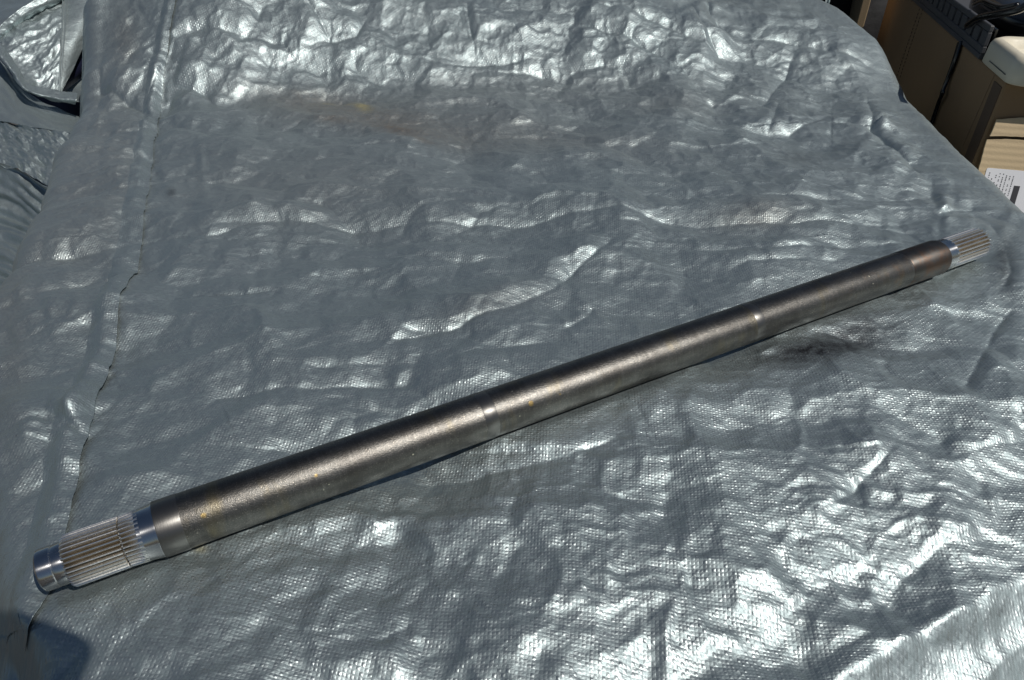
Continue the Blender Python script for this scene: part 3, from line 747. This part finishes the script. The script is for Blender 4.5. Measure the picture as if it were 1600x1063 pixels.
def quad_box(name, p, ex, ey, ez, mat, parent=None, bev=.003, seg=2, smooth=False):
    """box from corner p along three edge vectors, edges rounded"""
    bm = bmesh.new()
    vs_ = [bm.verts.new(p + ex * i + ey * j + ez * k) for i in (0, 1) for j in (0, 1) for k in (0, 1)]
    for f in ((0, 1, 3, 2), (4, 6, 7, 5), (0, 4, 5, 1), (2, 3, 7, 6), (0, 2, 6, 4), (1, 5, 7, 3)): bm.faces.new([vs_[i] for i in f])
    bmesh.ops.recalc_face_normals(bm, faces=bm.faces)
    if bev: bmesh.ops.bevel(bm, geom=list(bm.edges), offset=bev, segments=seg, profile=.5, affect='EDGES')
    inv = Matrix.Translation(-parent.location) if parent else None
    o = from_bm(name, bm, mat, parent, smooth, inv)
    return o
Z_ = Vector((0, 0, 1))
def at0(v, z): return Vector((v.x, v.y, z))
carton = empty('carton', at0(C0, GZ), 'tall brown cardboard carton behind the right corner of the tarp, in shade', 'carton')
quad_box('carton_body', at0(C0, GZ), A_ * 1.16, B_ * .55, Z_ * (TOP - GZ), MC, carton, .004)
def stitch_line(u0, v0, u1, v1, name, wdt, mat, thick=.0012, dashes=0):
    a = onface(u0, v0, .0006); b = onface(u1, v1, .0006); dr = (b - a); L = dr.length; dr /= L
    sd_ = dr.cross(-B_).normalized()
    bm = bmesh.new()
    k = dashes or 1
    for i in range(k):
        p = a + dr * (L * i / k); q = dr * (L / k * (.55 if dashes else 1))
        vs_ = [bm.verts.new(p + q * x + sd_ * wdt * (y - .5) + (-B_) * thick * z) for x in (0, 1) for y in (0, 1) for z in (0, 1)]
        for f in ((0, 1, 3, 2), (4, 6, 7, 5), (0, 4, 5, 1), (2, 3, 7, 6), (0, 2, 6, 4), (1, 5, 7, 3)): bm.faces.new([vs_[j] for j in f])
    o = from_bm(name, bm, mat, carton, False, Matrix.Translation(-carton.location)); return o
stitch_line(1439, 8, 1397, 132, 'perforation', .0030, MC3, .0008, 22)
stitch_line(1444, 8, 1402, 134, 'perforation', .0022, MC3, .0008, 22)
stitch_line(1554, 116, 1492, 256, 'score_line', .0016, mat_card('worn_board', (.30, .2, .12)), .0006)
# darker taped corner strip
a = onface(1580, 126, .0); 
quad_box('corner_tape', at0(C0, GZ) - B_ * .0015 + A_ * .006, A_ * .045, B_ * .002, Z_ * (TOP - GZ - .01), MC3, carton, .0005, 1)
# sun-lit torn piece of corrugated board leaning on the carton's front
lean = empty('corrugated_board', at0(C0, GZ), 'pale torn corrugated cardboard panel with a white shipping label beside the brown carton', 'cardboard')
T0 = onface(1553, 183, 0, C0 + A_ * -.002, -A_)
up_ = (Z_ * .93 + A_ * .30).normalized()
low = T0 - up_ * .62
def board(name, pts2, off, thick, mat, org, ux_, uz_, parent, jag=0, seed=0):
    nrm = ux_.cross(uz_).normalized()
    if nrm.dot(cam.location - org) < 0: nrm = -nrm
    rr = random.Random(seed); bm = bmesh.new(); fr_ = []; bk = []
    P2 = []
    for i, (x, z) in enumerate(pts2):
        P2.append((x, z)); nx_, nz_ = pts2[(i + 1) % len(pts2)]
        if jag and math.hypot(nx_ - x, nz_ - z) > .02:
            k = int(math.hypot(nx_ - x, nz_ - z) / .008)
            for j in range(1, k): P2.append((x + (nx_ - x) * j / k + rr.uniform(-jag, jag), z + (nz_ - z) * j / k + rr.uniform(-jag, jag)))
    for x, z in P2:
        p = org + ux_ * x + uz_ * z
        fr_.append(bm.verts.new(p + nrm * (off + thick))); bk.append(bm.verts.new(p + nrm * off))
    bm.faces.new(fr_); bm.faces.new(bk[::-1]); n_ = len(P2)
    for i in range(n_): bm.faces.new((fr_[i], bk[i], bk[(i + 1) % n_], fr_[(i + 1) % n_]))
    return from_bm(name, bm, mat, parent, False, Matrix.Translation(-parent.location))
board('lower_panel', [(-.004, -.62), (.50, -.62), (.50, -.048), (.30, -.040), (.10, -.037), (.03, -.036), (-.002, -.040)], 0, .004, MC2, T0, B_, up_, lean, .0007, 3)
board('torn_upper_layer', [(.0, -.034), (.06, -.030), (.2, -.035), (.50, -.036), (.50, .002), (.2, .004), (.04, .002), (.004, -.004)], .003, .004, MC2, T0, B_, up_, lean, .0007, 5)
def onboard(u, v):
    n = B_.cross(up_).normalized(); d = atd(u, v, 1.0) - cam.location
    p = cam.location + d * ((T0 - cam.location).dot(n) / d.dot(n)) - T0
    return (p.dot(B_), p.dot(up_))
MW = simple('label_paper', (.72, .72, .74), .6, 0, 20, .05); MK = simple('label_print', (.04, .04, .045), .6)
LT = onboard(1541, 262); LBm = onboard(1520, 315)
board('shipping_label', [(LT[0], LT[1] - .11), (LT[0] + .14, LT[1] - .11), (LT[0] + .14, LT[1] - .001), (LT[0] + .139, LT[1]), (LT[0] + .002, LT[1]), (LT[0], LT[1] - .002)], .0042, .0004, MW, T0, B_, up_, lean)
def txt(s, x, z, size, rot=0):
    cu = bpy.data.curves.new('t', 'FONT'); cu.body = s; cu.size = size; cu.space_line = 1.15
    ob = bpy.data.objects.new('t', cu); me = bpy.data.meshes.new_from_object(ob); bpy.data.objects.remove(ob)
    n = B_.cross(up_).normalized()
    if n.dot(cam.location - T0) < 0: n = -n
    cr_, sr_ = math.cos(rot), math.sin(rot)
    for v in me.vertices:
        a_, b2 = v.co.x * cr_ - v.co.y * sr_, v.co.x * sr_ + v.co.y * cr_
        v.co = T0 + B_ * (x + a_) + up_ * (z + b2) + n * .0048 - lean.location
    me.name = 'printed_text'
    return link_mesh('printed_text', me, MK, lean, False)
rr = random.Random(5)
for i in range(8):       # unreadable columns of small print, running down the label as in the photograph
    x = LT[0] + .006 + i * .0058
    bm = bmesh.new(); z = LT[1] - .008
    while z > LT[1] - .085:
        l_ = rr.uniform(.001, .0028)
        if rr.random() < (.75 if i not in (1,) else .3):
            p = T0 + B_ * x + up_ * z; n = up_.cross(B_).normalized(); n = n if n.dot(cam.location - T0) > 0 else -n
            q = [p, p + B_ * .0016, p + B_ * .0016 - up_ * l_, p - up_ * l_]
            bm.faces.new([bm.verts.new(a + n * .0048) for a in q])
        z -= l_ + rr.uniform(.0008, .002)
    from_bm('printed_text', bm, MK, lean, False, Matrix.Translation(-lean.location))
bq = onboard(1583, 290); 
board('barcode_block', [(bq[0], bq[1] - .045), (bq[0] + .010, bq[1] - .045), (bq[0] + .010, bq[1]), (bq[0], bq[1])], .0047, .0002, MK, T0, B_, up_, lean)

# beige plastic housing on top of the carton's near corner
MBG = simple('beige_plastic', (.62, .57, .45), .38, 0, 30, .06, .0005, 90)
MDK = simple('dark_grey_plastic', (.050, .052, .058), .55, 0, 60, .2, .0004, 300)
MBK = simple('black_gloss_plastic', (.008, .009, .010), .18)
PB = onface(1530, 97); PBs = (PB - C0).dot(A_)
hs = empty('beige_housing', at0(C0, TOP), 'beige moulded plastic housing with a rounded corner on top of the brown carton', 'housing')
bm = bmesh.new()
def outline(L, Wd, rad, k=8):
    pts = []
    for cx_, cy_, a0 in ((rad, rad, math.pi), (L - rad, rad, 1.5 * math.pi), (L - rad, Wd - rad, 0), (rad, Wd - rad, .5 * math.pi)):
        for i in range(k + 1):
            a_ = a0 + i / k * math.pi / 2; pts.append((cx_ + rad * math.cos(a_), cy_ + rad * math.sin(a_)))
    return pts
rings = []
OV = .028
for z, inset, lift in ((0, .003, 0), (.003, 0, 0), (.036, .002, 0), (.044, .006, 0), (.048, .014, 0), (.044, .024, 0), (.030, .030, 0)):
    o_ = outline(PBs + OV, .34, .030)
    ring = []
    for x, y in o_:
        cx_, cy_ = (PBs + OV) / 2, .17
        f1 = 1 - inset / (PBs + OV) * 2; f2 = 1 - inset / .34 * 2
        p = at0(C0, TOP + .0005 + z) - A_ * OV - B_ * .004 + A_ * (cx_ + (x - cx_) * f1) + B_ * (cy_ + (y - cy_) * f2)
        ring.append(bm.verts.new(p))
    rings.append(ring)
for a, b in zip(rings, rings[1:]):
    for i in range(len(a)): bm.faces.new((a[i], a[(i + 1) % len(a)], b[(i + 1) % len(a)], b[i]))
bm.faces.new(rings[-1]); bm.faces.new(rings[0][::-1])
o = from_bm('housing_shell', bm, MBG, hs, True, Matrix.Translation(-hs.location))
quad_box('seam_groove', at0(C0, TOP + .012) - A_ * (OV - .032) - B_ * .0046, A_ * .10, B_ * .001, Z_ * .0012, MDK, hs, 0)
# dark vented tray beside it
tr = empty('vented_tray', at0(C0 + A_ * (PBs + .002), TOP), 'dark grey plastic tray with a row of slots in its side, on the brown carton', 'tray')
x0 = PBs + .002; TL = .80; TH = .062
o0 = at0(C0, TOP + .0005) - B_ * .003
pitch = .052; sw = .016
quad_box('tray_base', o0 + A_ * x0, A_ * TL, B_ * .50, Z_ * .010, MDK, tr, .001, 1)
quad_box('top_rail', o0 + A_ * x0 + Z_ * (TH - .012), A_ * TL, B_ * .008, Z_ * .012, MDK, tr, .0015, 1)
quad_box('bottom_rail', o0 + A_ * x0 + Z_ * .0102, A_ * TL, B_ * .008, Z_ * .014, MDK, tr, .0015, 1)
quad_box('inner_wall', o0 + A_ * x0 + B_ * .012 + Z_ * .010, A_ * TL, B_ * .004, Z_ * (TH - .016), MBK, tr, 0)
x = x0
while x < x0 + TL - .01:
    quad_box('slot_bar', o0 + A_ * (x + .0) + Z_ * .0244, A_ * (pitch - sw) , B_ * .008, Z_ * (TH - .0366), MDK, tr, .0012, 1)
    x += pitch
# black things piled on the tray
bag = empty('black_case', at0(C0 + A_ * .4, TOP + .01), 'glossy black moulded case lying on the dark vented tray', 'case')
pc = onface(1555, 20, -.10)
bm = bmesh.new()
bmesh.ops.create_uvsphere(bm, u_segments=40, v_segments=24, radius=1)
for v in bm.verts:
    c = v.co; e_ = .55
    c.x = math.copysign(abs(c.x) ** e_, c.x); c.y = math.copysign(abs(c.y) ** e_, c.y); c.z = math.copysign(abs(c.z) ** .7, c.z)
bm.transform(Matrix.LocRotScale(Vector((0, 0, .045)) + B_ * .15 - A_ * .03, Matrix.Rotation(math.atan2(A_.y, A_.x), 3, 'Z'), Vector((.20, .115, .04))))
from_bm('case_shell', bm, MBK, bag, True)
def tube(name, pts, rad, mat, parent, n=40, k=10, flat=1.0, loc=None):
    C = catmull([tuple(p) for p in pts], n); bm = bmesh.new(); prev = None
    for i, p in enumerate(C):
        tg = Vector(C[min(i + 1, n - 1)] - C[max(i - 1, 0)]).normalized()
        s1 = tg.cross(Z_ if abs(tg.z) < .9 else A_).normalized(); s2 = tg.cross(s1).normalized()
        r_ = rad(i / (n - 1)) if callable(rad) else (rad, rad * flat)
        ring = [bm.verts.new(Vector(p) + s1 * math.cos(a) * r_[0] + s2 * math.sin(a) * r_[1]) for a in np.arange(k) * 2 * math.pi / k]
        if prev:
            for j in range(k): bm.faces.new((prev[j], prev[(j + 1) % k], ring[(j + 1) % k], ring[j]))
        else: bm.faces.new(ring[::-1])
        prev = ring
    bm.faces.new(prev)
    return from_bm(name, bm, mat, parent, True, Matrix.Translation(-(parent.location if parent else Vector((0, 0, 0)))))
tube('handle', [onface(1512, 40, .004), onface(1530, 28, .012), onface(1560, 22, .014), onface(1590, 16, .010), onface(1612, 4, .0)], .007, MBK, bag)
tube('handle', [onface(1522, 8, -.004), onface(1535, 2, .004), onface(1550, 8, .008), onface(1566, 12, .008), onface(1590, 8, .0)], .005, MBK, bag)
# black strap hanging down the carton
st = tube('hanging_strap', [onface(1500, 66, .004), onface(1492, 92, .006), onface(1481, 122, .006), onface(1474, 140, .009), onface(1471, 150, .009), onface(1464, 168, .006), onface(1440, 240, .005)],
     lambda t: (.0040, (.0130 - .0070 * min(1, t * 2.2)) * (1 + 1.0 * math.exp(-((t - .58) / .05) ** 2))), MBK, None, n=60)
tag(st, 'thin black strap with a knot hanging down the brown carton side', 'strap')
# a second carton edge, and black lumps added to keep the gap dark
c2 = empty('carton', at0(onface(1338, 40) , GZ), 'narrow tan carton edge glimpsed between the added dark backdrop and the tall brown carton', 'carton')
e0 = atd(1333, 55, 2.15)
quad_box('carton_body', Vector((e0.x, e0.y, GZ)), A_ * .4, B_ * .024, Z_ * (.55 - GZ), mat_card('tan_board', (.26, .19, .11)), c2, .003)
MS = simple('backdrop_black', (.006, .006, .007), .75, 0, 20, .3, .006, 25)
def lump(name, c, r_, sc, mat, label, cat, seed):
    bm = bmesh.new(); bmesh.ops.create_icosphere(bm, subdivisions=5, radius=1)
    co = np.array([v.co[:] for v in bm.verts]); th_ = np.arctan2(co[:, 1], co[:, 0])
    h = 1 + .14 * fbm(th_ * 1.4 + seed, co[:, 2] * 2, seed, 3) + .10 * ridged(th_ * 2.5, co[:, 2] * 2.5, seed + 2, 2)
    for v, k in zip(bm.verts, h): v.co = Vector((v.co.x * sc[0] * k, v.co.y * sc[1] * k, v.co.z * sc[2] * k)) * r_
    o = from_bm(name, bm, mat, None, True); o.location = c
    return tag(o, label, cat)
lump('dark_backdrop', (.95, 2.75, -.1), .5, (1.0, .6, 1.3), MS, 'large black lump added as a dark backdrop behind the far right corner of the tarp', 'backdrop', 3)
lump('dark_backdrop', (1.45, 2.85, -.1), .5, (.9, .7, 1.4), MS, 'black lump added as a dark backdrop behind the tan carton edge', 'backdrop', 9)
strips = empty('silver_strips', (0, 0, 0), 'two narrow silver tarp strips hanging before the added dark backdrop', 'tarp scrap')
patch('strip', [[(1268,-20,2.0),(1276,-20,2.0),(1284,-20,2.0)], [(1272,0,2.0),(1277,2,2.01),(1281,0,2.0)], [(1275,24,2.0),(1276,24,2.0),(1277,24,2.0)]], 30, 12, MT2, strips, .002)
patch('strip', [[(1292,-20,2.02),(1297,-20,2.02),(1304,-20,2.02)], [(1290,5,2.02),(1293,5,2.03),(1296,4,2.02)], [(1286,27,2.02),(1289,29,2.02),(1292,31,2.02)], [(1282,50,2.02),(1288,50,2.02),(1292,50,2.02)]], 30, 12, MT2, strips, .002)
